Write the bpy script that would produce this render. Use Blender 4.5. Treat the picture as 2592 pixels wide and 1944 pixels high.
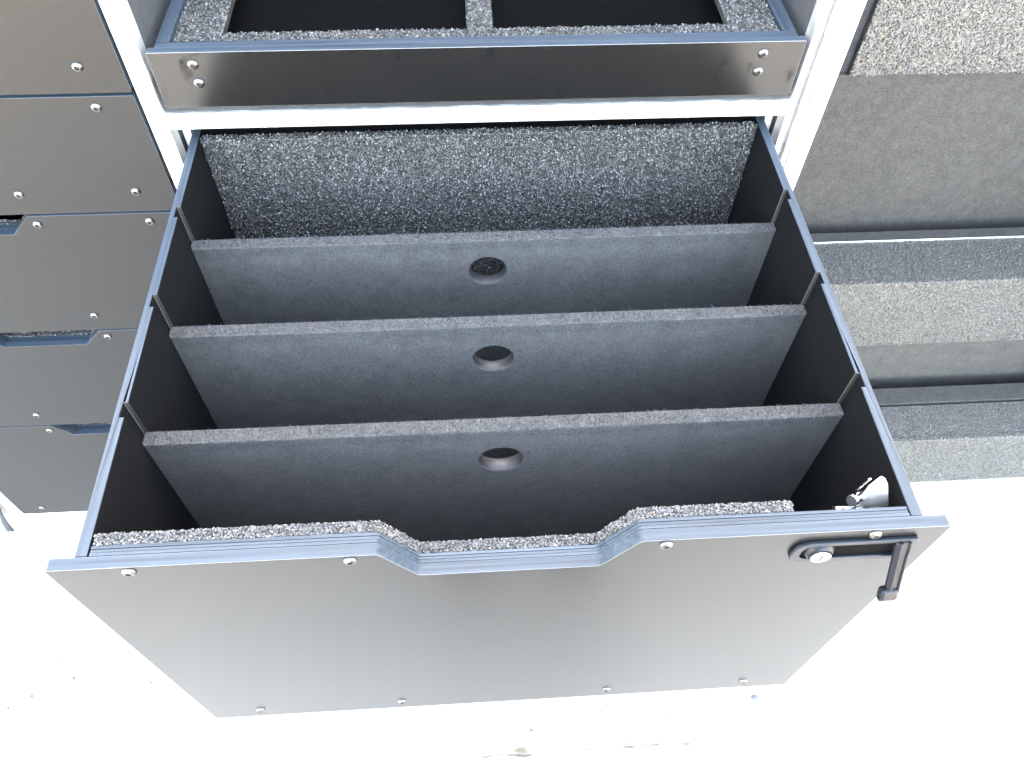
import bpy, bmesh, math, random
import numpy as np
from mathutils import Vector, Matrix
from mathutils.geometry import tessellate_polygon
R = math.radians
S = bpy.context.scene
for o in list(bpy.data.objects): bpy.data.objects.remove(o)
C = S.collection

# ------------------------------------------------------------------ camera
CAM_POS = Vector((-0.0243, -0.2534, 0.5687))
PITCH, YAW, ROLL, FPX = 0.9459, 0.0849, 0.0289, 2006.6
fw = Vector((math.sin(YAW)*math.cos(PITCH), math.cos(YAW)*math.cos(PITCH), -math.sin(PITCH)))
rt = Vector((math.cos(YAW), -math.sin(YAW), 0)); up = rt.cross(fw)
r2 = math.cos(ROLL)*rt + math.sin(ROLL)*up
u2 = -math.sin(ROLL)*rt + math.cos(ROLL)*up
cd = bpy.data.cameras.new('camera'); cam = bpy.data.objects.new('camera', cd); C.objects.link(cam)
cd.sensor_fit = 'HORIZONTAL'; cd.sensor_width = 36.0; cd.lens = FPX/2592*36.0
cd.clip_start = 0.02; cd.clip_end = 1000
M = Matrix.Identity(4)
for i in range(3):
    M[i][0] = r2[i]; M[i][1] = u2[i]; M[i][2] = -fw[i]; M[i][3] = CAM_POS[i]
cam.matrix_world = M
S.camera = cam

# ------------------------------------------------------------------ sky, sun, exposure
SUN_EL, SUN_AZ = R(22), R(4)          # the sun stands behind the cabinet, so its front is in open shade
w = bpy.data.worlds.new('World'); S.world = w; w.use_nodes = True
nt = w.node_tree; nt.nodes.clear()
sky = nt.nodes.new('ShaderNodeTexSky'); sky.sky_type = 'NISHITA'; sky.sun_disc = False
sky.sun_elevation = SUN_EL; sky.sun_rotation = SUN_AZ
sky.air_density = 0.8; sky.dust_density = 4.5; sky.ozone_density = 0.7
bg = nt.nodes.new('ShaderNodeBackground'); bg.inputs['Strength'].default_value = 0.15
ow = nt.nodes.new('ShaderNodeOutputWorld')
nt.links.new(sky.outputs[0], bg.inputs['Color']); nt.links.new(bg.outputs[0], ow.inputs['Surface'])
sd = bpy.data.lights.new('sun', 'SUN'); sd.energy = 0.6; sd.angle = R(12); sd.color = (1.0, 0.94, 0.84)
sun = bpy.data.objects.new('sun', sd); C.objects.link(sun)
sdir = Vector((math.sin(SUN_AZ)*math.cos(SUN_EL), math.cos(SUN_AZ)*math.cos(SUN_EL), math.sin(SUN_EL)))
sun.rotation_euler = sdir.to_track_quat('Z', 'Y').to_euler(); sun.location = sdir*5
S.view_settings.view_transform = 'Standard'; S.view_settings.look = 'None'
S.view_settings.gamma = 1; S.view_settings.use_curve_mapping = False
S.view_settings.exposure = 5.8
S.view_settings.use_white_balance = True; S.view_settings.white_balance_temperature = 8500   # the camera's shade setting
S.render.engine = 'CYCLES'
S.cycles.max_bounces = 8; S.cycles.diffuse_bounces = 5; S.cycles.glossy_bounces = 4

# ------------------------------------------------------------------ materials
def nodes(name):
    m = bpy.data.materials.new(name); m.use_nodes = True
    t = m.node_tree; b = t.nodes['Principled BSDF']
    return m, t, b
def noise(t, scale, detail=2.0, rough=0.5, vec=None, mscale=None):
    tc = t.nodes.new('ShaderNodeTexCoord'); n = t.nodes.new('ShaderNodeTexNoise')
    n.inputs['Scale'].default_value = scale; n.inputs['Detail'].default_value = detail; n.inputs['Roughness'].default_value = rough
    src = tc.outputs['Object']
    if mscale:
        mp = t.nodes.new('ShaderNodeMapping'); mp.inputs['Scale'].default_value = mscale
        t.links.new(src, mp.inputs['Vector']); src = mp.outputs['Vector']
    t.links.new(src, n.inputs['Vector'])
    return n
def ramp(t, src, stops):
    r = t.nodes.new('ShaderNodeValToRGB'); cr = r.color_ramp
    cr.elements[0].position, cr.elements[0].color = stops[0][0], (*stops[0][1], 1)
    cr.elements[1].position, cr.elements[1].color = stops[-1][0], (*stops[-1][1], 1)
    for p, c in stops[1:-1]:
        e = cr.elements.new(p); e.color = (*c, 1)
    t.links.new(src, r.inputs['Fac']); return r
def maprange(t, src, a, b, c, d):
    m = t.nodes.new('ShaderNodeMapRange')
    for k, v in zip(('From Min', 'From Max', 'To Min', 'To Max'), (a, b, c, d)): m.inputs[k].default_value = v
    t.links.new(src, m.inputs['Value']); return m
def bump(t, b, src, strength, dist):
    bp = t.nodes.new('ShaderNodeBump'); bp.inputs['Strength'].default_value = strength; bp.inputs['Distance'].default_value = dist
    t.links.new(src, bp.inputs['Height']); t.links.new(bp.outputs[0], b.inputs['Normal']); return bp
def g3(v): return (v, v, v)

def mat_laminate(name, base, rough, smudge=0.03, ior=1.35):
    m, t, b = nodes(name)
    n1 = noise(t, 7, 2, 0.5)
    r = maprange(t, n1.outputs['Fac'], 0.0, 1.0, rough-smudge, rough+smudge)
    b.inputs['Roughness'].default_value = rough
    if smudge: t.links.new(r.outputs[0], b.inputs['Roughness'])
    b.inputs['Base Color'].default_value = (*base, 1)
    b.inputs['IOR'].default_value = ior
    return m
LAM = mat_laminate('black_laminate', (0.011, 0.0106, 0.0102), 0.26, 0.0)
LAM_T = mat_laminate('black_laminate_polished', (0.006, 0.006, 0.006), 0.21, 0.10, 1.55)
def smears(m):                     # finger smears dull the polish in a few blots
    t = m.node_tree; b = t.nodes['Principled BSDF']
    n = noise(t, 26, 3, 0.6, mscale=(1.6, 1, 0.8)); g = maprange(t, n.outputs['Fac'], 0.56, 0.66, 0.5, 0.16)
    t.links.new(g.outputs[0], b.inputs['Specular IOR Level'])
smears(LAM_T)
LAM_IN = mat_laminate('black_inner_board', (0.004, 0.004, 0.0042), 0.6, 0.03, 1.22)

def mat_edge(name, axis):
    m, t, b = nodes(name)
    sc = [260.0, 260.0, 260.0]; sc[axis] = 4.0
    n = noise(t, 1.0, 4, 0.65, mscale=sc)
    c = ramp(t, n.outputs['Fac'], [(0.28, (0.013, 0.019, 0.025)), (0.5, (0.026, 0.038, 0.050)), (0.75, (0.043, 0.058, 0.075))])
    t.links.new(c.outputs[0], b.inputs['Base Color'])
    b.inputs['Roughness'].default_value = 0.5; b.inputs['IOR'].default_value = 1.30
    bump(t, b, n.outputs['Fac'], 0.35, 0.0006)
    return m
EDGE_X = mat_edge('painted_ply_edge_crosswise', 0)
EDGE_Y = mat_edge('painted_ply_edge_lengthwise', 1)

def mat_metal(name, col, rough, bumpy=0.0):
    m, t, b = nodes(name)
    b.inputs['Metallic'].default_value = 1.0
    n = noise(t, 40, 3, 0.6)
    c = ramp(t, n.outputs['Fac'], [(0.3, tuple(v*0.9 for v in col)), (0.7, col)])
    t.links.new(c.outputs[0], b.inputs['Base Color'])
    r = maprange(t, n.outputs['Fac'], 0.3, 0.7, rough*0.85, rough*1.15); t.links.new(r.outputs[0], b.inputs['Roughness'])
    return m
ALU = mat_metal('anodised_aluminium', (0.93, 0.92, 0.90), 0.55)
STEEL = mat_metal('stainless_screw', (0.17, 0.17, 0.168), 0.36)
ZINC = mat_metal('bright_zinc', (0.85, 0.86, 0.88), 0.18)
GUN = mat_metal('dark_cast_metal', (0.30, 0.31, 0.33), 0.30)
CAST = mat_laminate('black_cast_paint', (0.008, 0.010, 0.014), 0.33)
NICKEL = mat_metal('nickel_plate', (0.62, 0.61, 0.59), 0.30)

def mat_plain(name, col, rough):
    m, t, b = nodes(name)
    n = noise(t, 120, 3, 0.6)
    c = ramp(t, n.outputs['Fac'], [(0.3, tuple(v*0.85 for v in col)), (0.7, tuple(v*1.1 for v in col))])
    t.links.new(c.outputs[0], b.inputs['Base Color']); b.inputs['Roughness'].default_value = rough
    return m
SOCKET = mat_plain('socket_black', (0.02, 0.02, 0.02), 0.6)
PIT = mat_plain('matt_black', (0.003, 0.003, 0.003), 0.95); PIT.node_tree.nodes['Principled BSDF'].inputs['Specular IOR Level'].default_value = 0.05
RAW = mat_plain('bare_ply_groove', (0.035, 0.031, 0.023), 0.7)
BORE = mat_plain('drilled_bore', (0.022, 0.022, 0.023), 0.5)
PALE = mat_plain('pale_bevel_edge', (0.24, 0.235, 0.225), 0.5)  # pale colour for the bevelled rims of the front boards
SLOT_SHADE = mat_plain('grey_slot_shade', (0.10, 0.10, 0.10), 0.6)  # grey that stands for the shaded inside of the post slot
NYLON = mat_plain('white_nylon', (0.36, 0.33, 0.30), 0.4)

def mat_felt(name, base):
    m, t, b = nodes(name)
    n = noise(t, 520, 4, 0.75); n2 = noise(t, 55, 4, 0.65)
    mx = t.nodes.new('ShaderNodeMixRGB'); mx.inputs[0].default_value = 0.25
    t.links.new(n.outputs['Fac'], mx.inputs[1]); t.links.new(n2.outputs['Fac'], mx.inputs[2])
    c = ramp(t, mx.outputs[0], [(0.36, tuple(v*0.55 for v in base)), (0.5, base), (0.64, tuple(v*1.6 for v in base))])
    t.links.new(c.outputs[0], b.inputs['Base Color'])
    b.inputs['Roughness'].default_value = 0.95
    b.inputs['Specular IOR Level'].default_value = 0.25
    b.inputs['Sheen Weight'].default_value = 0.05; b.inputs['Sheen Roughness'].default_value = 0.5
    bump(t, b, n.outputs['Fac'], 0.6, 0.0012)
    return m
FELT = mat_felt('charcoal_felt', (0.050, 0.049, 0.046))
FELT_R = mat_felt('shelf_felt', (0.040, 0.037, 0.033))
FELT_N = mat_felt('felt_nap', (0.036, 0.039, 0.044))
FELT_D = mat_felt('dark_felt', (0.030, 0.031, 0.032))

def mat_carpet(name, dark, light, rough):
    m, t, b = nodes(name)
    tc = t.nodes.new('ShaderNodeTexCoord')
    v = t.nodes.new('ShaderNodeTexVoronoi'); v.inputs['Scale'].default_value = 420
    t.links.new(tc.outputs['Object'], v.inputs['Vector'])
    sp = t.nodes.new('ShaderNodeSeparateColor'); t.links.new(v.outputs['Color'], sp.inputs[0])
    c = ramp(t, sp.outputs[0], [(0.2, dark), (0.7, tuple((a*2+b_)/3 for a, b_ in zip(dark, light))), (1.0, light)])
    t.links.new(c.outputs[0], b.inputs['Base Color'])
    b.inputs['Roughness'].default_value = rough
    b.inputs['Specular IOR Level'].default_value = 0.62
    return m
CARPET = mat_carpet('marine_carpet', (0.027, 0.026, 0.024), (0.105, 0.10, 0.092), 0.31)
CARPET_L = mat_carpet('pale_marine_carpet', (0.066, 0.061, 0.054), (0.125, 0.115, 0.101), 0.45)
CARPET_F = mat_carpet('lip_carpet', (0.034, 0.034, 0.034), (0.085, 0.084, 0.083), 0.42)

def mat_ground():
    m, t, b = nodes('pale_concrete')
    n = noise(t, 3.0, 6, 0.6); n2 = noise(t, 90, 4, 0.7)
    c = ramp(t, n.outputs['Fac'], [(0.3, (0.42, 0.375, 0.315)), (0.7, (0.475, 0.43, 0.365))])
    tc = t.nodes.new('ShaderNodeTexCoord'); sx = t.nodes.new('ShaderNodeSeparateXYZ'); t.links.new(tc.outputs['Object'], sx.inputs[0])
    # a band of soil washed along the joint at y = 0.024, patchy in x
    nj = noise(t, 14, 5, 0.65)
    d = t.nodes.new('ShaderNodeMath'); d.operation = 'SUBTRACT'; t.links.new(sx.outputs[1], d.inputs[0]); d.inputs[1].default_value = 0.030
    ab = t.nodes.new('ShaderNodeMath'); ab.operation = 'ABSOLUTE'; t.links.new(d.outputs[0], ab.inputs[0])
    fall = maprange(t, ab.outputs[0], 0.0, 0.030, 1.0, 0.0)
    xx = t.nodes.new('ShaderNodeMath'); xx.operation = 'ABSOLUTE'
    x0 = t.nodes.new('ShaderNodeMath'); x0.operation = 'SUBTRACT'; t.links.new(sx.outputs[0], x0.inputs[0]); x0.inputs[1].default_value = 0.12
    t.links.new(x0.outputs[0], xx.inputs[0])
    fx = maprange(t, xx.outputs[0], 0.1, 0.5, 1.0, 0.0)
    p1 = t.nodes.new('ShaderNodeMath'); p1.operation = 'MULTIPLY'; t.links.new(fall.outputs[0], p1.inputs[0]); t.links.new(fx.outputs[0], p1.inputs[1])
    nr = maprange(t, nj.outputs['Fac'], 0.42, 0.62, 0.0, 1.0)
    p2 = t.nodes.new('ShaderNodeMath'); p2.operation = 'MULTIPLY'; t.links.new(p1.outputs[0], p2.inputs[0]); t.links.new(nr.outputs[0], p2.inputs[1])
    mix = t.nodes.new('ShaderNodeMixRGB'); t.links.new(p2.outputs[0], mix.inputs[0]); t.links.new(c.outputs[0], mix.inputs[1]); mix.inputs[2].default_value = (0.12, 0.092, 0.060, 1)
    t.links.new(mix.outputs[0], b.inputs['Base Color'])
    b.inputs['Roughness'].default_value = 0.85
    bump(t, b, n2.outputs['Fac'], 0.3, 0.002)
    return m
GROUND = mat_ground()
SOIL = mat_plain('dry_soil', (0.10, 0.08, 0.06), 0.95)
STONE = mat_plain('grey_grit', (0.11, 0.11, 0.11), 0.9)
CLOTH = mat_plain('grey_cloth', (0.030, 0.030, 0.033), 0.95)

# ------------------------------------------------------------------ helpers
def link(name, me, mats, parent=None):
    o = bpy.data.objects.new(name, me); C.objects.link(o)
    if mats is not None and not me.materials:
        for m in (mats if isinstance(mats, (list, tuple)) else [mats]): me.materials.append(m)
    if parent: o.parent = parent
    return o
def from_bm(name, bm, mats, parent=None, bevel=0, seg=2, smooth=False):
    bmesh.ops.recalc_face_normals(bm, faces=bm.faces)
    me = bpy.data.meshes.new(name); bm.to_mesh(me); bm.free()
    o = link(name, me, mats, parent)
    if smooth or bevel:
        for p in me.polygons: p.use_smooth = True
        me.set_sharp_from_angle(angle=R(38))
    if bevel:
        md = o.modifiers.new('bevel', 'BEVEL'); md.width = bevel; md.segments = seg; md.limit_method = 'ANGLE'; md.angle_limit = R(35)
        md.harden_normals = False
    return o
def add_box(bm, x0, x1, y0, y1, z0, z1):
    v = [bm.verts.new(p) for p in ((x0,y0,z0),(x1,y0,z0),(x1,y1,z0),(x0,y1,z0),(x0,y0,z1),(x1,y0,z1),(x1,y1,z1),(x0,y1,z1))]
    for f in ((0,1,2,3),(4,5,6,7),(0,1,5,4),(1,2,6,5),(2,3,7,6),(3,0,4,7)): bm.faces.new([v[i] for i in f])
def box(name, ext, mats, parent=None, bevel=0.0008, seg=2):
    bm = bmesh.new(); add_box(bm, *ext); return from_bm(name, bm, mats, parent, bevel, seg)
def add_prism(bm, poly, axis, a, b):
    """poly in the two remaining axes (order x,y,z without axis), extruded from a to b"""
    def P(p, t):
        l = list(p); l.insert(axis, t); return l
    A = [bm.verts.new(P(p, a)) for p in poly]; B = [bm.verts.new(P(p, b)) for p in poly]
    n = len(poly)
    if n <= 4: bm.faces.new(A); bm.faces.new(B[::-1])
    else:
        for t in tessellate_polygon([[Vector((p[0], p[1], 0)) for p in poly]]):
            bm.faces.new([A[i] for i in t]); bm.faces.new([B[i] for i in t[::-1]])
    for i in range(n): bm.faces.new((A[i], A[(i+1) % n], B[(i+1) % n], B[i]))
def prism(name, poly, axis, a, b, mats, parent=None, bevel=0.0008, seg=2):
    bm = bmesh.new(); add_prism(bm, poly, axis, a, b); return from_bm(name, bm, mats, parent, bevel, seg)
def rounded(poly, radii, n=5):
    out = []; N = len(poly)
    for i, p in enumerate(poly):
        r = radii[i] if isinstance(radii, (list, tuple)) else radii
        if r <= 0: out.append(p); continue
        p = Vector(p); a = (Vector(poly[i-1])-p); b = (Vector(poly[(i+1) % N])-p)
        la, lb = a.length, b.length; a.normalize(); b.normalize()
        ang = a.angle(b); d = min(r/math.tan(ang/2), la*.48, lb*.48)
        p0, p1 = p+a*d, p+b*d
        for k in range(n+1):
            s = k/n; q = p0*(1-s)**2 + p*2*s*(1-s) + p1*s*s; out.append((q.x, q.y))
    return out
def add_lathe(bm, prof, centre, axis=(0, -1, 0), n=24, ref=(1, 0, 0)):
    ax = Vector(axis).normalized(); e1 = Vector(ref); e1 = (e1-ax*e1.dot(ax)).normalized(); e2 = ax.cross(e1); c = Vector(centre)
    rings = []
    for r, h in prof:
        if r < 1e-7: rings.append([bm.verts.new(c+ax*h)])
        else: rings.append([bm.verts.new(c+ax*h+e1*r*math.cos(2*math.pi*k/n)+e2*r*math.sin(2*math.pi*k/n)) for k in range(n)])
    for A, B in zip(rings, rings[1:]):
        for k in range(n):
            k2 = (k+1) % n
            if len(A) == 1 and len(B) == 1: continue
            if len(A) == 1: bm.faces.new((A[0], B[k], B[k2]))
            elif len(B) == 1: bm.faces.new((A[k], A[k2], B[0]))
            else: bm.faces.new((A[k], A[k2], B[k2], B[k]))
def lathe(name, prof, centre, axis, mats, parent=None, n=24):
    bm = bmesh.new(); add_lathe(bm, prof, centre, axis, n); return from_bm(name, bm, mats, parent, smooth=True)
def thing(name, label, cat, loc=(0, 0, 0), group=None):
    o = bpy.data.objects.new(name, None); C.objects.link(o); o.location = loc; o.empty_display_size = 0.02
    return tag(o, label, cat, group)
def tag(o, label, cat, group=None):
    o['label'] = label; o['category'] = cat
    if group: o['group'] = group
    return o

rng = np.random.default_rng(7)
OCT_V = np.array([(1,0,0),(-1,0,0),(0,1,0),(0,-1,0),(0,0,1),(0,0,-1)], float)
OCT_F = np.array([(0,2,4),(2,1,4),(1,3,4),(3,0,4),(2,0,5),(1,2,5),(3,1,5),(0,3,5)])
def rand_rot(n):
    q = rng.normal(size=(n, 4)); q /= np.linalg.norm(q, axis=1)[:, None]
    a, b, c, d = q.T
    return np.stack([np.stack([1-2*(c*c+d*d), 2*(b*c-a*d), 2*(b*d+a*c)], -1),
                     np.stack([2*(b*c+a*d), 1-2*(b*b+d*d), 2*(c*d-a*b)], -1),
                     np.stack([2*(b*d-a*c), 2*(c*d+a*b), 1-2*(b*b+c*c)], -1)], 1)
def granules(name, pts, size, mat, parent, stretch=1.5):
    """pile nubs of a looped carpet: one joined mesh of small faceted grains"""
    n = len(pts); s = size*rng.uniform(0.6, 1.25, (n, 1, 1))*rng.uniform(0.65, stretch, (n, 1, 3))
    v = OCT_V[None]*s*0.5; v = np.einsum('nij,nkj->nki', rand_rot(n), v) + pts[:, None, :]
    f = OCT_F[None] + (np.arange(n)*6)[:, None, None]
    me = bpy.data.meshes.new(name); me.from_pydata(v.reshape(-1, 3), [], f.reshape(-1, 3).tolist()); me.update()
    o = link(name, me, mat, parent); o['kind'] = 'stuff'; return o
def jitter_rect(origin, eu, ev, lu, lv, pitch, depth=0.0006):
    nu, nv = max(1, int(lu/pitch)), max(1, int(lv/pitch))
    U, V = np.meshgrid((np.arange(nu)+.5)/nu*lu, (np.arange(nv)+.5)/nv*lv); U = U.ravel(); V = V.ravel()
    U = U + rng.uniform(-.5, .5, U.shape)*pitch; V = V + rng.uniform(-.5, .5, V.shape)*pitch
    U = np.clip(U, 0, lu); V = np.clip(V, 0, lv)
    eu, ev = np.array(eu, float), np.array(ev, float); nn = np.cross(eu, ev)
    return np.array(origin, float) + U[:, None]*eu + V[:, None]*ev + nn*rng.normal(0, depth, (len(U), 1))
def fuzz(name, pts, nrm, length, mat, parent, width=0.00028):
    """loose felt fibres: thin bent blades in one mesh"""
    n = len(pts); d = nrm + rng.normal(0, 0.75, (n, 3)); d /= np.linalg.norm(d, axis=1)[:, None]
    L = length*rng.uniform(0.3, 1.0, (n, 1)); s = np.cross(d, rng.normal(size=(n, 3))); s /= np.linalg.norm(s, axis=1)[:, None]
    b = rng.normal(0, 0.35, (n, 3))*L
    v = np.stack([pts-s*width, pts+s*width, pts+d*L*.6+b*.4+s*width*.6, pts+d*L*.6+b*.4-s*width*.6, pts+d*L+b], 1)
    k = (np.arange(n)*5)[:, None]
    quads = np.concatenate([k, k+1, k+2, k+3], 1).tolist(); tris = np.concatenate([k+3, k+2, k+4], 1).tolist()
    me = bpy.data.meshes.new(name); me.from_pydata(v.reshape(-1, 3), [], quads+tris); me.update()
    o = link(name, me, mat, parent); o['kind'] = 'stuff'; return o

# a dome head machine screw with a hex socket, axis -y, origin at its seat
def screw_mesh():
    bm = bmesh.new(); r = 0.0054
    add_lathe(bm, [(r, 0), (r*1.0, .0006), (r*.93, .0014), (r*.78, .0021), (r*.60, .0026), (r*.46, .0028)], (0, 0, 0), (0, -1, 0), 24)
    n0 = len(bm.faces)
    # socket: ring -> hexagon -> floor
    add_lathe(bm, [(r*.46, .0028), (r*.40, .0022)], (0, 0, 0), (0, -1, 0), 24)
    add_lathe(bm, [(r*.42, .0024), (r*.40, .0009), (0, .0009)], (0, 0, 0), (0, -1, 0), 6)
    bm.faces.ensure_lookup_table()
    for i, f in enumerate(bm.faces): f.material_index = 0 if i < n0 else 1
    for f in bm.faces: f.smooth = True
    bmesh.ops.recalc_face_normals(bm, faces=bm.faces)
    me = bpy.data.meshes.new('screw'); bm.to_mesh(me); bm.free(); me.set_sharp_from_angle(angle=R(40))
    me.materials.append(STEEL); me.materials.append(SOCKET)
    return me
SCREW = screw_mesh()
def screw(x, y, z, parent):
    o = bpy.data.objects.new('screw', SCREW); C.objects.link(o); o.parent = parent
    pl = parent.matrix_world.translation if False else Vector((0, 0, 0))
    o.location = (x, y, z); o.rotation_euler = (0, random.uniform(0, 1.0), 0)
    return o
random.seed(5)

# ------------------------------------------------------------------ ground
GZ = -0.905
def ground():
    bm = bmesh.new()
    xs = [-150, -6, -2, -1.2] + [x*0.04 for x in range(-29, 31)] + [1.3, 2, 6, 150]
    prof = [(-150, 0), (-6, 0), (-1, 0)]
    for y in (0.0235, 0.296): prof += [(y-.0022, 0), (y-.0012, -.004), (y+.0012, -.004), (y+.0022, 0)]
    prof += [(1.2, 0), (6, 0), (150, 0)]
    rr = random.Random(3); rows = []
    wob = {x: (rr.uniform(-.003, .003), rr.uniform(-.003, .003)) for x in xs}
    for y, z in prof:
        row = []
        for x in xs:
            yy = y
            if 0 < y < .1: yy += wob[x][0]
            elif .1 < y < .5: yy += wob[x][1]
            row.append(bm.verts.new((x, yy, GZ+z)))
        rows.append(row)
    for A, B in zip(rows, rows[1:]):
        for i in range(len(xs)-1): bm.faces.new((A[i], A[i+1], B[i+1], B[i]))
    o = from_bm('ground', bm, GROUND); o['kind'] = 'structure'
    if o.data.polygons[0].normal.z < 0: o.data.flip_normals()
    return o
ground()

# ------------------------------------------------------------------ cabinet frame
YF = 0.5
cab = thing('storage_cabinet', 'aluminium extrusion cabinet frame holding the drawers and shelves', 'cabinet', (0, 0, 0))
def post(x0, x1, slot=None, z0=-0.9, z1=0.90):
    if slot:
        a, b, d = slot
        poly = [(x0, YF), (a, YF), (a, YF+d), (b, YF+d), (b, YF), (x1, YF), (x1, YF+.02), (x0, YF+.02)]
    else: poly = [(x0, YF), (x1, YF), (x1, YF+.02), (x0, YF+.02)]
    return prism('post', poly, 2, z0, z1, ALU, cab, 0.0007, 2)
post(-0.928, -0.908); post(-0.3628, -0.3436)
post(0.3432, 0.3624, (0.3500, 0.3565, .012)); post(0.3640, 0.3862); post(1.20, 1.22)
box('slot_shade_strip', (0.3502, 0.3563, YF+.0045, YF+.0115, -0.89, 0.89), SLOT_SHADE, cab, 0.0004)  # grey strip added so the inside of the slot looks shaded
box('gap_shade_strip', (0.3626, 0.3634, YF+.0030, YF+.0180, -0.89, 0.89), PIT, cab, 0)  # matt black strip added to keep the gap between the posts dark
box('rail', (-0.3434, 0.3430, YF+.0005, YF+.0205, 0.0213, 0.0408), ALU, cab)
box('rail', (-0.9078, -0.3630, YF+.0005, YF+.0205, -0.8965, -0.8515), ALU, cab)
box('rail', (-0.9078, -0.3630, YF+.0005, YF+.0205, 0.88, 0.90), ALU, cab)
box('rail', (-0.3434, 0.3430, YF+.0005, YF+.0205, 0.88, 0.90), ALU, cab)
box('rail', (0.3864, 1.1998, YF+.0005, YF+.0205, 0.88, 0.90), ALU, cab)
box('rail', (-0.3434, 0.3430, YF+.0005, YF+.0205, -0.8965, -0.8515), ALU, cab)
box('kick_panel', (-0.3432, 0.3428, YF+.004, YF+.016, -0.850, -0.462), LAM, cab)
box('partition', (-0.3620, -0.3440, YF+.0205, 1.10, -0.88, 0.88), FELT_D, cab)
box('partition', (0.3440, 0.3620, YF+.0205, 1.10, -0.88, 0.88), FELT_D, cab)
box('side_panel', (-0.9275, -0.9095, YF+.0205, 1.10, -0.895, 0.88), LAM, cab)
box('side_panel', (1.2015, 1.2195, YF+.0205, 1.10, -0.895, 0.88), LAM, cab)
box('back_panel', (-2.3, 2.6, 1.1005, 1.1125, -0.9, 0.90), LAM_IN, cab)  # carried unseen far beyond the cabinet on both sides to shade the scene
# carpet buffer on the rail under the tray
box('buffer_strip', (-0.343, 0.343, YF+.004, YF+.02, 0.0410, 0.0470), FELT_D, cab, 0.0015)
pts = jitter_rect((-0.3425, YF+.004, 0.0462), (1, 0, 0), (0, 1, 0), .685, .008, .0016)
fuzz('buffer_nap', pts, np.array([[0, -.5, .8]]), .0028, FELT_D, cab)
# runner rails for the open drawer
for s in (-1, 1):
    xa, xb = sorted((s*.3325, s*.3428))
    box('drawer_runner', (xa, xb, YF+.022, 1.08, -0.265, -0.215), ALU, cab)
    xa, xb = sorted((s*.3330, s*.3425))
    box('runner_bracket', (xa, xb, YF+.028, YF+.046, -0.30, 0.0205), ALU, cab)

# ------------------------------------------------------------------ front board outline with a grip notch
def notch_poly(x0, x1, zt, zb, nx1, nx0, nd, cx=0.0, r=0.007, rc=0.003):
    p = [(x0, zt), (cx-nx1, zt), (cx-nx0, zt-nd), (cx+nx0, zt-nd), (cx+nx1, zt), (x1, zt), (x1, zb), (x0, zb)]
    return rounded(p, [rc, r, r, r, r, rc, rc, rc])
def notch_z(x, zt, nx1, nx0, nd):
    x = abs(x)
    return zt-nd if x < nx0 else (zt if x > nx1 else zt-nd*(nx1-x)/(nx1-nx0))

# ------------------------------------------------------------------ the open drawer
H = 0.452
dr = thing('open_drawer', 'deep wide black drawer pulled fully out with grip notch and lock', 'drawer', (0, 0, 0))
NX1, NX0, ND = 0.102, 0.0735, 0.044
fp = prism('front_panel', notch_poly(-.35, .35, 0, -H, NX1, NX0, ND), 1, 0.0, 0.0100, [LAM], dr, 0.0022, 3)
# the sawn top of the board is a painted edge
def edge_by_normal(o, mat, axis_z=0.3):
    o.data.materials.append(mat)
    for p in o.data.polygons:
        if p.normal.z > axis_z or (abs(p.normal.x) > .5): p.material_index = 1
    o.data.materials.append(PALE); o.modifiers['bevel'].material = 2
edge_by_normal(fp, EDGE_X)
plies = [(0.0104, 0.0130), (0.0134, 0.0158), (0.0162, 0.0188)]
for i, (a, b) in enumerate(plies):
    dz = (0.0004, -0.0002, 0.0002)[i]
    o = prism('ply', notch_poly(-.3206, .3206, dz, -.44, NX1, NX0, ND, r=0.006), 1, a, b, [EDGE_X], dr, 0.0003, 1)
# carpet on the inside of the front
CX0, CX1 = -.3198, .229
o = prism('carpet_lining', notch_poly(CX0, CX1, -.0012, -.44, NX1, NX0, ND+.0005, r=0.006), 1, 0.0190, 0.0280, [CARPET], dr, 0.001, 1)
n = 5200
xs = rng.uniform(CX0+.001, CX1-.001, n); ys = rng.uniform(0.0196, 0.0285, n)
zs = np.array([notch_z(x, -.0006, NX1, NX0, ND) for x in xs]) + rng.normal(0, .0006, n)
P1 = np.stack([xs, ys, zs], 1)
n = 5000
xs = rng.uniform(CX0+.001, CX1-.001, n); zt = np.array([notch_z(x, -.0006, NX1, NX0, ND) for x in xs]); zs = zt - rng.uniform(0, .012, n)
P2 = np.stack([xs, 0.0283+rng.normal(0, .0005, n), zs], 1)
granules('carpet_pile', np.concatenate([P1, P2]), 0.0024, CARPET_F, dr)
# sides with vertical dividers' grooves
DIV_Y = (0.1450, 0.2700, 0.3930); GW = 0.0076
for s in (-1, 1):
    xi, xo, xg = s*.3211, s*.3306, s*.3252
    poly = [(xo, .0104), (xo, .60), (xi, .60)]
    for y in DIV_Y[::-1]: poly += [(xi, y+GW), (xg, y+GW), (xg, y-GW), (xi, y-GW)]
    poly += [(xi, .0104)]
    o = prism('side_panel', poly, 2, -.44, -.0004, [LAM_IN, EDGE_Y, RAW], dr, 0.0005, 1)
    for p in o.data.polygons:
        if p.normal.z > .5: p.material_index = 1
        elif abs(p.normal.y) > .5 and .1 < p.center.y < .45: p.material_index = 2
    xa, xb = sorted((s*.3309, s*.3420))
    box('slide_rail', (xa, xb, .03, .62, -.26, -.22), ALU, dr)
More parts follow.
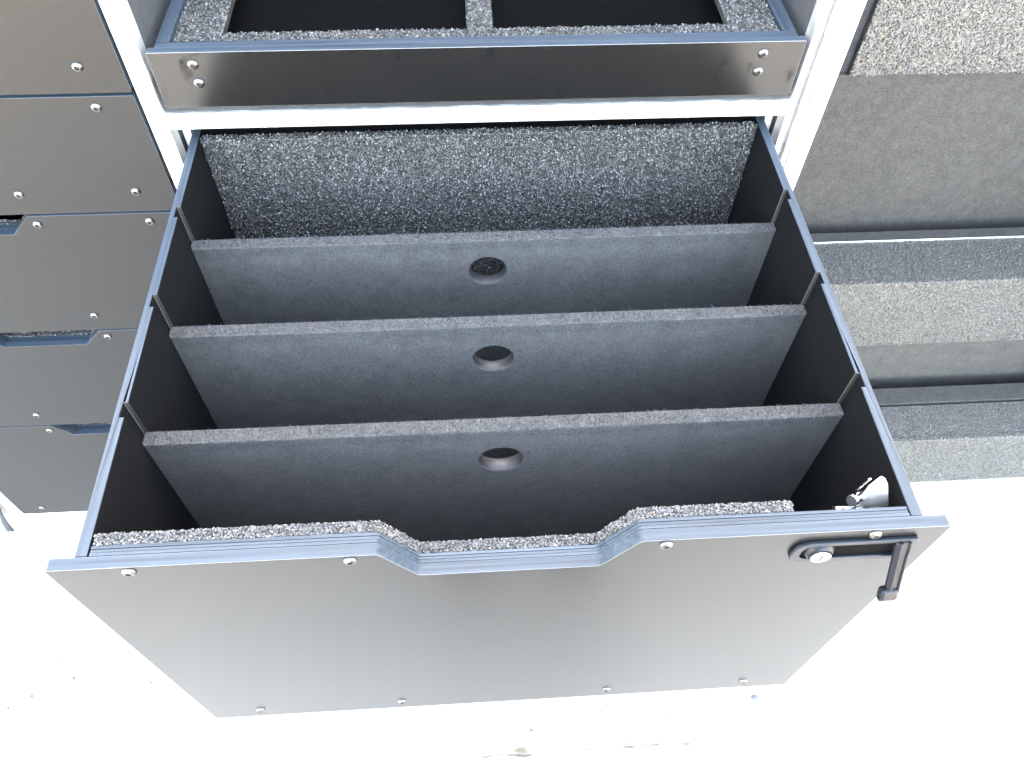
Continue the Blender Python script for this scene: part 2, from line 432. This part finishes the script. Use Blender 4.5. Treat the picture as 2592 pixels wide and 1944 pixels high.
# back and floor
box('back_panel', (-.3208, .3208, .5228, .5346, -.44, -.004), LAM_IN, dr)
box('carpet_lining', (-.3206, .3206, .5128, .5225, -.4300, -.003), CARPET, dr)
A = jitter_rect((-.3200, .5121, -.335), (1, 0, 0), (0, 0, 1), .640, .333, .0022, .0007)
B = jitter_rect((-.3200, .5128, -.0022), (1, 0, 0), (0, 1, 0), .640, .009, .0020, .0005)
granules('carpet_pile', np.concatenate([A, B]), 0.0026, CARPET, dr)
box('floor_panel', (-.3206, .3206, .0192, .5225, -.4400, -.4310), FELT_D, dr)
for x in (-.2905, -.1238, .1226, .2908):
    screw(x, 0, -.0082, fp); screw(x, 0, -.4236, fp)

# lock with flip handle on the right of the front
def ring_plate(bm, outer, inner, y0, y1):
    n = len(outer); assert n == len(inner)
    L = [[bm.verts.new((p[0], y, p[1])) for p in poly] for poly, y in ((outer, y0), (outer, y1), (inner, y1), (inner, y0))]
    for A, B in zip(L, L[1:]+L[:1]):
        for i in range(n): bm.faces.new((A[i], A[(i+1) % n], B[(i+1) % n], B[i]))
lat = bpy.data.objects.new('latch', None); C.objects.link(lat); lat.parent = dr; lat['label'] = 'dark metal lock with round key cylinder and lever hanging open'
lx0, lx1, lz0, lz1 = .2290, .3300, -.0500, -.0142
out = rounded([(lx0, lz0), (lx0, lz1), (lx1, lz1), (lx1, lz0)], [.016, .016, .005, .005], 8)
inn = rounded([(.2372, -.0440), (.2372, -.0198), (.3250, -.0198), (.3250, -.0440)], [.010, .010, .003, .003], 8)
bm = bmesh.new(); ring_plate(bm, out, inn, 0.0, -.0038)
from_bm('bezel', bm, CAST, lat, 0.0010, 2)
prism('recess', [(p[0], p[1]) for p in inn], 1, -.0002, -.0008, PIT, lat, 0)
lathe('key_housing', [(.0125, 0), (.0122, .0015), (.0104, .0045), (.0094, .0050), (.0094, .0056)], (.2525, -.0008, -.0325), (0, -1, 0), CAST, lat, 32)
lathe('key_cylinder', [(.0086, .003), (.0086, .0068), (.0080, .0074), (0, .0074)], (.2525, -.0008, -.0325), (0, -1, 0), NICKEL, lat, 32)
box('key_slot', (.2519, .2531, -.0086, -.0081, -.0370, -.0280), SOCKET, lat, 0)
# lever: a ribbed bar hanging down and out from its hinge
d = Vector((0.004, -.026, -.062)).normalized(); xw = Vector((1, 0, 0)); xw = (xw-d*xw.dot(d)).normalized(); nn = d.cross(xw)
if nn.y > 0: nn = -nn
H0 = Vector((.3182, -.0035, -.0215))
def lever_pt(u, v, l): return H0 + xw*u + nn*v + d*l
bm = bmesh.new()
sec = [(-.0058, -.0030), (.0058, -.0030), (.0058, .0034), (.0040, .0034), (.0034, .0016), (-.0006, .0016), (-.0012, .0034), (-.0030, .0034), (-.0058, .0008)]
rings = []
for l, sc in ((-.002, 1.0), (.004, 1.06), (.012, .96), (.030, .92), (.048, .92), (.054, 1.0)):
    rings.append([bm.verts.new(lever_pt(u*sc, v*sc, l)) for u, v in sec])
for A, B in zip(rings, rings[1:]):
    for i in range(len(sec)): bm.faces.new((A[i], A[(i+1) % len(sec)], B[(i+1) % len(sec)], B[i]))
bm.faces.new(rings[0]); bm.faces.new(rings[-1][::-1])
lever = from_bm('lever', bm, CAST, lat, 0.0005, 2)
bm = bmesh.new()
kp = rounded([(.050, -.0042), (.050, .0040), (.060, .0046), (.0665, .0005), (.0645, -.0050), (.057, -.0056)], .003, 4)
KA = [bm.verts.new(lever_pt(-.0095, v, l)) for l, v in kp]; KB = [bm.verts.new(lever_pt(.0052, v, l)) for l, v in kp]
bm.faces.new(KA); bm.faces.new(KB[::-1])
for i in range(len(kp)): bm.faces.new((KA[i], KA[(i+1) % len(kp)], KB[(i+1) % len(kp)], KB[i]))
from_bm('lever_tip', bm, CAST, lat, 0.0026, 4)
lathe('hinge_pin', [(0, 0), (.003, 0), (.003, .016), (0, .016)], (.3100, -.0032, -.0215), (1, 0, 0), GUN, lat, 16)
# catch behind the front: tongue, bolt, nut
tp = rounded([(.2965, -.045), (.2950, .000), (.2990, .0165), (.3050, .0110), (.3290, -.045)], [0, .012, .006, .006, 0], 6)
prism('catch_tongue', tp, 1, .0335, .0390, NYLON, lat, 0.0012, 2)
lathe('catch_bolt', [(0, -.002), (.0046, -.002), (.0052, -.0012), (.0052, .004), (.0046, .0045), (.0046, .016), (0, .016)], (.2850, .0330, -.0135), (.78, .42, -.40), ZINC, lat, 20)
hexp = [(.0085*math.cos(a), .0085*math.sin(a)) for a in [k*math.pi/3 for k in range(6)]]
prism('catch_nut', [(.0300+u*.85, -.0300+v*.75) for u, v in hexp], 0, .2745, .2980, ZINC, lat, 0.0010, 2)
lathe('catch_stud', [(0, 0), (.0042, 0), (.0042, .010), (0, .010)], (.3010, .0270, -.0250), (1, 0, .1), ZINC, lat, 16)
bm = bmesh.new(); add_prism(bm, [(.0400, .0085), (.0410, .0085), (.0450, -.018), (.0435, -.018)], 0, .2925, .2945)
from_bm('catch_spring', bm, ZINC, lat)

# ------------------------------------------------------------------ loose dividers in the drawer
def divider(yc, label, cx, hz):
    T = 0.0147; x0, x1, z0, z1 = -.3244, .3244, -.430, -.0480
    th = thing('divider_board', label, 'divider', (0, yc, z0), 'felt dividers in the open drawer')
    r = .0216; angs = [math.atan2(z1-hz, x1-cx), math.atan2(z1-hz, x0-cx), math.atan2(z0-hz, x0-cx)+2*math.pi, math.atan2(z0-hz, x1-cx)+2*math.pi]
    N = 56; al = sorted(set([2*math.pi*k/N for k in range(N)] + [a % (2*math.pi) for a in angs]))
    def ray(a):
        c, s = math.cos(a), math.sin(a); ts = []
        if abs(c) > 1e-9: ts += [((x1 if c > 0 else x0)-cx)/c]
        if abs(s) > 1e-9: ts += [((z1 if s > 0 else z0)-hz)/s]
        t = min(ts); return (cx+t*c, hz+t*s)
    outp = [ray(a) for a in al]; inp = [(cx+r*math.cos(a), hz+r*math.sin(a)) for a in al]
    bm = bmesh.new(); ring_plate(bm, outp, inp, -T/2, T/2)
    for v in bm.verts: v.co.z -= z0
    b = from_bm('board', bm, FELT, th, 0.0016, 3)
    # bare ring where the hole is drilled through
    bm = bmesh.new(); add_lathe(bm, [(r-.0001, -T/2+.001), (r-.0011, -T/2+.0024), (r-.0011, T/2-.0024), (r-.0001, T/2-.001)], (cx, 0, hz-z0), (0, -1, 0), 48)
    from_bm('hole_lining', bm, BORE, th, smooth=True)
    zt = z1-z0
    p1 = jitter_rect((x0+.003, -T/2, zt-.0003), (1, 0, 0), (0, 1, 0), x1-x0-.006, T, .0012, .0002)
    fuzz('felt_nap', p1, np.array([[0, -.1, .9]]), .0034, FELT_N, th, .0004)
    p2 = jitter_rect((x0+.003, -T/2-.0001, zt-.012), (1, 0, 0), (0, 0, 1), x1-x0-.006, .011, .0016, .0002)
    fuzz('felt_nap', p2, np.array([[0, -.8, .3]]), .0022, FELT_N, th, .0004)
    return th
divider(DIV_Y[0], 'charcoal felt divider with round hole, closest behind the notched drawer front', .0005, -.1010)
divider(DIV_Y[1], 'charcoal felt divider with round hole, middle one of the three in the open drawer', -.0010, -.1020)
divider(DIV_Y[2], 'charcoal felt divider with round hole, next to the speckled carpet back of the drawer', -.0015, -.0960)

# ------------------------------------------------------------------ shallow tray above the rail
tr = thing('tray_drawer', 'shallow glossy black tray drawer with speckled carpet and two dark wells', 'tray', (0, 0, 0))
tf = prism('front_panel', rounded([(-.3385, .0493), (-.3385, .1125), (.3385, .1125), (.3385, .0493)], .002, 3), 1, YF, YF+.0098, [LAM_T], tr, 0.0016, 3)
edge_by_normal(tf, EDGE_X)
box('ply', (-.3320, .3320, YF+.0102, YF+.0205, .0520, .1122), EDGE_X, tr, 0.0004)
for s in (-1, 1):
    xa, xb = sorted((s*.3190, s*.3325))
    box('side_panel', (xa, xb, YF+.0210, 1.05, .0520, .1120), EDGE_Y, tr, 0.0005)
    for z in (.0991, .0781): screw(s*.2953, YF, z, tf)
strips = [(-.3186, .3186, .5210, .5440), (-.3186, -.2700, .5442, .95), (-.0155, .0128, .5442, .95), (.2660, .3186, .5442, .95), (-.3186, .3186, .9502, 1.02)]
for x0, x1, y0, y1 in strips:
    box('carpet_strip', (x0, x1, y0, y1, .098, .1068), CARPET, tr, 0.001)
P = [jitter_rect((x0+.0005, y0, .1068), (1, 0, 0), (0, 1, 0), x1-x0-.001, min(y1, .70)-y0, .0023, .0005) for x0, x1, y0, y1 in strips[:4]]
P.append(jitter_rect((-.3186, .5440, .099), (1, 0, 0), (0, 0, 1), .637, .008, .0023, .0004))
granules('carpet_pile', np.concatenate(P), 0.0027, CARPET, tr)
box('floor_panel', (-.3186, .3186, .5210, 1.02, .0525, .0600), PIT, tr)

# ------------------------------------------------------------------ closed drawers on the left
LC = -.6365; LW = .2695
levels = [(.2950, .0690), (.0648, -.0920), (-.0955, -.3070), (-.3102, -.5430), (-.5462, -.8478)]
lab = ['closed black drawer at the very top of the left stack',
       'closed black drawer second from the top of the left stack, beside the white post',
       'closed black drawer in the middle of the left stack, third from the top, notched',
       'closed black drawer fourth from the top of the left stack, notched, above the bottom one',
       'tallest closed black drawer at the bottom of the left stack, above the floor rail']
for i, ((zt, zb), L) in enumerate(zip(levels, lab)):
    t = thing('closed_drawer', L, 'drawer', (0, 0, 0), 'closed drawers of the left stack')
    x0, x1 = LC-LW, LC+LW
    f = prism('front_panel', notch_poly(x0, x1, zt, zb, .086, .058, .0285, LC, .006, .002), 1, YF, YF+.010, [LAM], t, 0.0016, 3)
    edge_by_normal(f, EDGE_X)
    prism('ply', notch_poly(x0+.02, x1-.02, zt-.0005, zb+.01, .086, .058, .0285, LC, .005), 1, YF+.0104, YF+.019, [EDGE_X], t, 0.0004, 1)
    prism('carpet_lining', notch_poly(x0+.021, x1-.021, zt-.001, zb+.01, .086, .058, .0285, LC, .005), 1, YF+.0192, YF+.028, [CARPET], t, 0.0008, 1)
    n = 700
    xs = rng.uniform(LC-.10, LC+.10, n); zs = np.array([notch_z(x-LC, zt-.0008, .086, .058, .0285) for x in xs])
    granules('carpet_pile', np.stack([xs, YF+.0192+rng.uniform(0, .009, n), zs], 1), .0027, CARPET, t)
    for s in (-1, 1):
        xa, xb = sorted((LC+s*(LW-.012), LC+s*(LW-.021)))
        box('side_panel', (xa, xb, YF+.0285, 1.05, zb+.01, zt-.001), LAM_IN, t, 0.0005)
        for dx in (.2265, .093):
            screw(LC+s*dx, YF, zt-.0130, f); screw(LC+s*dx, YF, zb+(.0300 if i < 4 else .0215), f)
    box('floor_panel', (x0+.0215, x1-.0215, YF+.0285, 1.05, zb+.0102, zb+.0190), LAM_IN, t, 0.0005)

# ------------------------------------------------------------------ stepped carpeted shelf on the right
st = thing('stepped_shelf', 'stepped shelf covered with pale speckled carpet beside the white double post', 'shelf', (0, 0, 0))
SX0, SX1 = .3866, 1.1995
def pile(origin, eu, ev, lu, lv, mat, pitch=.0025, size=.0027): return granules('carpet_pile', jitter_rect(origin, eu, ev, lu, lv, pitch, .0006), size, mat, st)
LX = SX1-SX0
# bottom step
box('riser', (SX0, SX1, .5040, .5160, -.900, -.7280), CARPET_L, st, .002)
pile((SX0, .5036, -.898), (1, 0, 0), (0, 0, 1), LX, .171, CARPET_L)
box('tread', (SX0, SX1, .5165, .5860, -.7400, -.7275), CARPET_L, st, .001)
pile((SX0, .5040, -.7270), (1, 0, 0), (0, 1, 0), LX, .0800, CARPET_L)
box('ledge', (SX0, SX1, .5905, .6302, -.7700, -.7262), FELT_R, st, .002)
# middle step
box('felt_wall', (SX0, SX1, .6600, .6700, -.7900, -.6180), FELT_R, st, .001)
box('trough_floor', (SX0, SX1, .6304, .6598, -.7900, -.7800), FELT_R, st, .001)
box('riser', (SX0, SX1, .6560, .6700, -.6175, -.4415), CARPET_L, st, .002)
pile((SX0, .6556, -.6165), (1, 0, 0), (0, 0, 1), LX, .176, CARPET_L)
box('tread', (SX0, SX1, .6702, .7590, -.4540, -.4415), CARPET_L, st, .001)
pile((SX0, .6560, -.4408), (1, 0, 0), (0, 1, 0), LX, .1020, CARPET_L)
o = box('ledge', (SX0, SX1, .7595, .7824, -.4800, -.4380), FELT_R, st, .001)
box('ledge_trim', (SX0, SX1, .7578, .7594, -.4600, -.4378), ALU, st, .0004)
# top step
box('felt_wall', (SX0, SX1, .8124, .8240, -.5000, -.1345), FELT_R, st, .001)
box('trough_floor', (SX0, SX1, .7826, .8122, -.5000, -.4900), FELT_R, st, .001)
box('riser', (SX0+.185, SX1, .8085, .8240, -.1340, .0600), CARPET_L, st, .002)
pile((SX0+.185, .8080, -.1340), (1, 0, 0), (0, 0, 1), LX-.185, .194, CARPET_L, .0034, .0038)
box('post_shadow_panel', (SX0, SX0+.1845, .8180, .8240, -.1340, .0600), FELT_D, st, .001)  # dark felt panel standing in for the shadow beside the post
box('tread', (SX0, SX1, .8242, 1.10, .0480, .0595), CARPET_L, st, .001)

# ------------------------------------------------------------------ odds and ends on the ground
def pebble(x, y, r, mat, label, cat='pebble', flat=.5):
    bm = bmesh.new(); bmesh.ops.create_icosphere(bm, subdivisions=2, radius=1)
    rr = random.Random(int((x+3)*1000))
    for v in bm.verts:
        k = 1+rr.uniform(-.18, .18); v.co = Vector((v.co.x*r*k*1.2, v.co.y*r*k, v.co.z*r*flat*k))
    o = from_bm('pebble', bm, mat, smooth=True); o.location = (x, y, GZ+r*flat*.7)
    tag(o, label, cat, 'bits of grit on the pale ground'); return o
GR = 'small dark bit of grit lying on the pale ground by the drawers'
for x, y, r in ((.4574, .0918, .0055), (.0539, .0606, .0026), (-.7595, .1949, .0032), (-.8243, .1675, .0030), (-.62, .18, .0022), (-.79, .235, .0020), (-.86, .150, .0028), (.30, .07, .002), (.18, .085, .0016)):
    pebble(x, y, r, STONE, GR)

# crumpled grey cloth against the far left post
def cloth():
    bm = bmesh.new(); nx, nz = 26, 22; rr = random.Random(9); g = []
    for j in range(nz+1):
        row = []
        for i in range(nx+1):
            u, v = i/nx, j/nz
            x = -1.24 + .305*u; base = -.903+.028*max(0, u-.72)/.28
            z = base + (.24+.03*math.sin(5*u))*v + .008*math.sin(23*u+4*v)*(1-v)
            y = .535 - .035*(1-v)**2 + .018*math.sin(17*u+3*v) + .010*math.sin(31*u-9*v) + .006*math.sin(11*v+7*u)
            row.append(bm.verts.new((x, y, z)))
        g.append(row)
    for A, B in zip(g, g[1:]):
        for i in range(nx): bm.faces.new((A[i], A[i+1], B[i+1], B[i]))
    o = from_bm('grey_cloth', bm, CLOTH, smooth=True)
    sm = o.modifiers.new('thick', 'SOLIDIFY'); sm.thickness = .003
    tag(o, 'crumpled grey cloth hanging by the far left post near the floor', 'cloth')
cloth()

# ------------------------------------------------------------------ the person taking the picture, mirrored softly in the drawer front
SKIN = mat_plain('skin', (0.42, 0.27, 0.20), 0.55)
SHIRT = mat_plain('dark_shirt', (0.020, 0.022, 0.028), 0.9)
TROUSER = mat_plain('dark_trousers', (0.012, 0.012, 0.014), 0.9)
SHOE = mat_plain('black_shoe', (0.010, 0.010, 0.010), 0.45)
HAIR = mat_plain('dark_hair', (0.020, 0.014, 0.010), 0.6)
def skin_mesh(name, V, E, parent, pick, sub=2, root=0):
    """grow one continuous surface over a skeleton; V = (x, y, z, radius)"""
    me = bpy.data.meshes.new(name); me.from_pydata([v[:3] for v in V], E, []); me.update()
    o = bpy.data.objects.new(name, me); C.objects.link(o)
    o.modifiers.new('skin', 'SKIN'); sb = o.modifiers.new('sub', 'SUBSURF'); sb.levels = sub; sb.render_levels = sub
    for i, v in enumerate(V):
        d = me.skin_vertices[0].data[i]; d.radius = (v[3], v[4] if len(v) > 4 else v[3]); d.use_root = (i == root)
    bpy.context.view_layer.update()
    ev = o.evaluated_get(bpy.context.evaluated_depsgraph_get()); nm = bpy.data.meshes.new_from_object(ev)
    bpy.data.objects.remove(o)
    r = link(name, nm, None, parent); mats = [SKIN, SHIRT, TROUSER, SHOE]
    nm.materials.clear()
    for m in mats: nm.materials.append(m)
    for p in nm.polygons: p.use_smooth = True; p.material_index = pick(p.center)
    return r
def person():
    px, py = 0.05, -0.62
    t = thing('person', 'person in dark clothes standing on the pale ground before the open drawer', 'person', (0, 0, 0))
    V = [(0, 0, -.03, .135, .105), (0, .0, .12, .128, .10), (0, .02, .32, .145, .105), (0, .03, .44, .085, .075), (0, .05, .52, .052, .052), (0, .075, .60, .072, .082), (0, .075, .685, .074, .085)]
    E = [(0, 1), (1, 2), (2, 3), (3, 4), (4, 5), (5, 6)]
    for s_ in (-1, 1):
        b = len(V)
        V += [(s_*.165, .01, .405, .060), (s_*.232, .00, .16, .046), (s_*.240, .03, .02, .038), (s_*.245, .075, -.085, .027)]
        E += [(3, b), (b, b+1), (b+1, b+2), (b+2, b+3)]
        b = len(V)
        V += [(s_*.088, .02, -.11, .090), (s_*.095, .11, -.46, .066), (s_*.10, .11, -.815, .048), (s_*.102, .12, -.862, .042), (s_*.112, .26, -.872, .038, .030)]
        E += [(0, b), (b, b+1), (b+1, b+2), (b+2, b+3), (b+3, b+4)]
    V = [(v[0]+px, v[1]+py, *v[2:]) for v in V]
    def pick(c):
        if c.z < -.815: return 3
        if c.z < -.02 and abs(c.x-px) < .19: return 2
        if c.z > .505: return 0
        if abs(c.x-px) > .19 and c.z < -.035: return 0
        return 1
    skin_mesh('body', V, E, t, pick)
    hx, hy, hz = px, py+.075, .655
    bm = bmesh.new(); bmesh.ops.create_uvsphere(bm, u_segments=24, v_segments=16, radius=1)
    kill = [v for v in bm.verts if v.co.z < -.55 or (v.co.y > .55 and v.co.z < .45)]
    bmesh.ops.delete(bm, geom=kill, context='VERTS')
    for v in bm.verts: v.co = Vector((hx+v.co.x*.086, hy-.008+v.co.y*.098, hz+.02+v.co.z*.098))
    from_bm('hair', bm, HAIR, t, smooth=True)
    for s_ in (-1, 1):
        lathe('eye', [(0, .011), (.007, .009), (.011, 0), (0, -.004)], (hx+s_*.031, hy+.074, hz-.005), (0, 1, -.15), NYLON, t, 12)
        lathe('ear', [(0, .006), (.016, .004), (.018, 0), (0, -.006)], (hx+s_*.078, hy-.005, hz-.015), (s_, .2, 0), SKIN, t, 12)
    lathe('nose', [(.011, 0), (.009, .012), (.004, .020), (0, .022)], (hx, hy+.074, hz-.032), (0, 1, -.35), SKIN, t, 12)
    box('mouth', (hx-.022, hx+.022, hy+.070, hy+.079, hz-.068, hz-.060), mat_plain('lip', (.30, .13, .11), .5), t, .003)
    for s_ in (-1, 1):                      # relaxed hands: palm, four curled fingers, thumb leaving the inner side
        wx, wy, wz = px+s_*.245, py+.075, -.085
        H_ = [(wx, wy, wz, .020, .026), (wx+s_*.002, wy+.014, wz-.055, .013, .026)]; EE = [(0, 1)]
        for k in range(4):
            b = len(H_); fy = wy+.046-.021*k; L = (.92, 1.0, .95, .76)[k]
            H_ += [(wx+s_*.002, fy, wz-.092, .0095), (wx-s_*.004, fy+.005, wz-.092-.036*L, .0088), (wx-s_*.016, fy+.008, wz-.092-.062*L, .0078)]
            EE += [(1, b), (b, b+1), (b+1, b+2)]
        b = len(H_)
        H_ += [(wx-s_*.010, wy+.044, wz-.052, .0105), (wx-s_*.016, wy+.058, wz-.090, .0088)]
        EE += [(1, b), (b, b+1)]
        skin_mesh('hand', H_, EE, t, lambda c: 0, 2)
    return t
person()
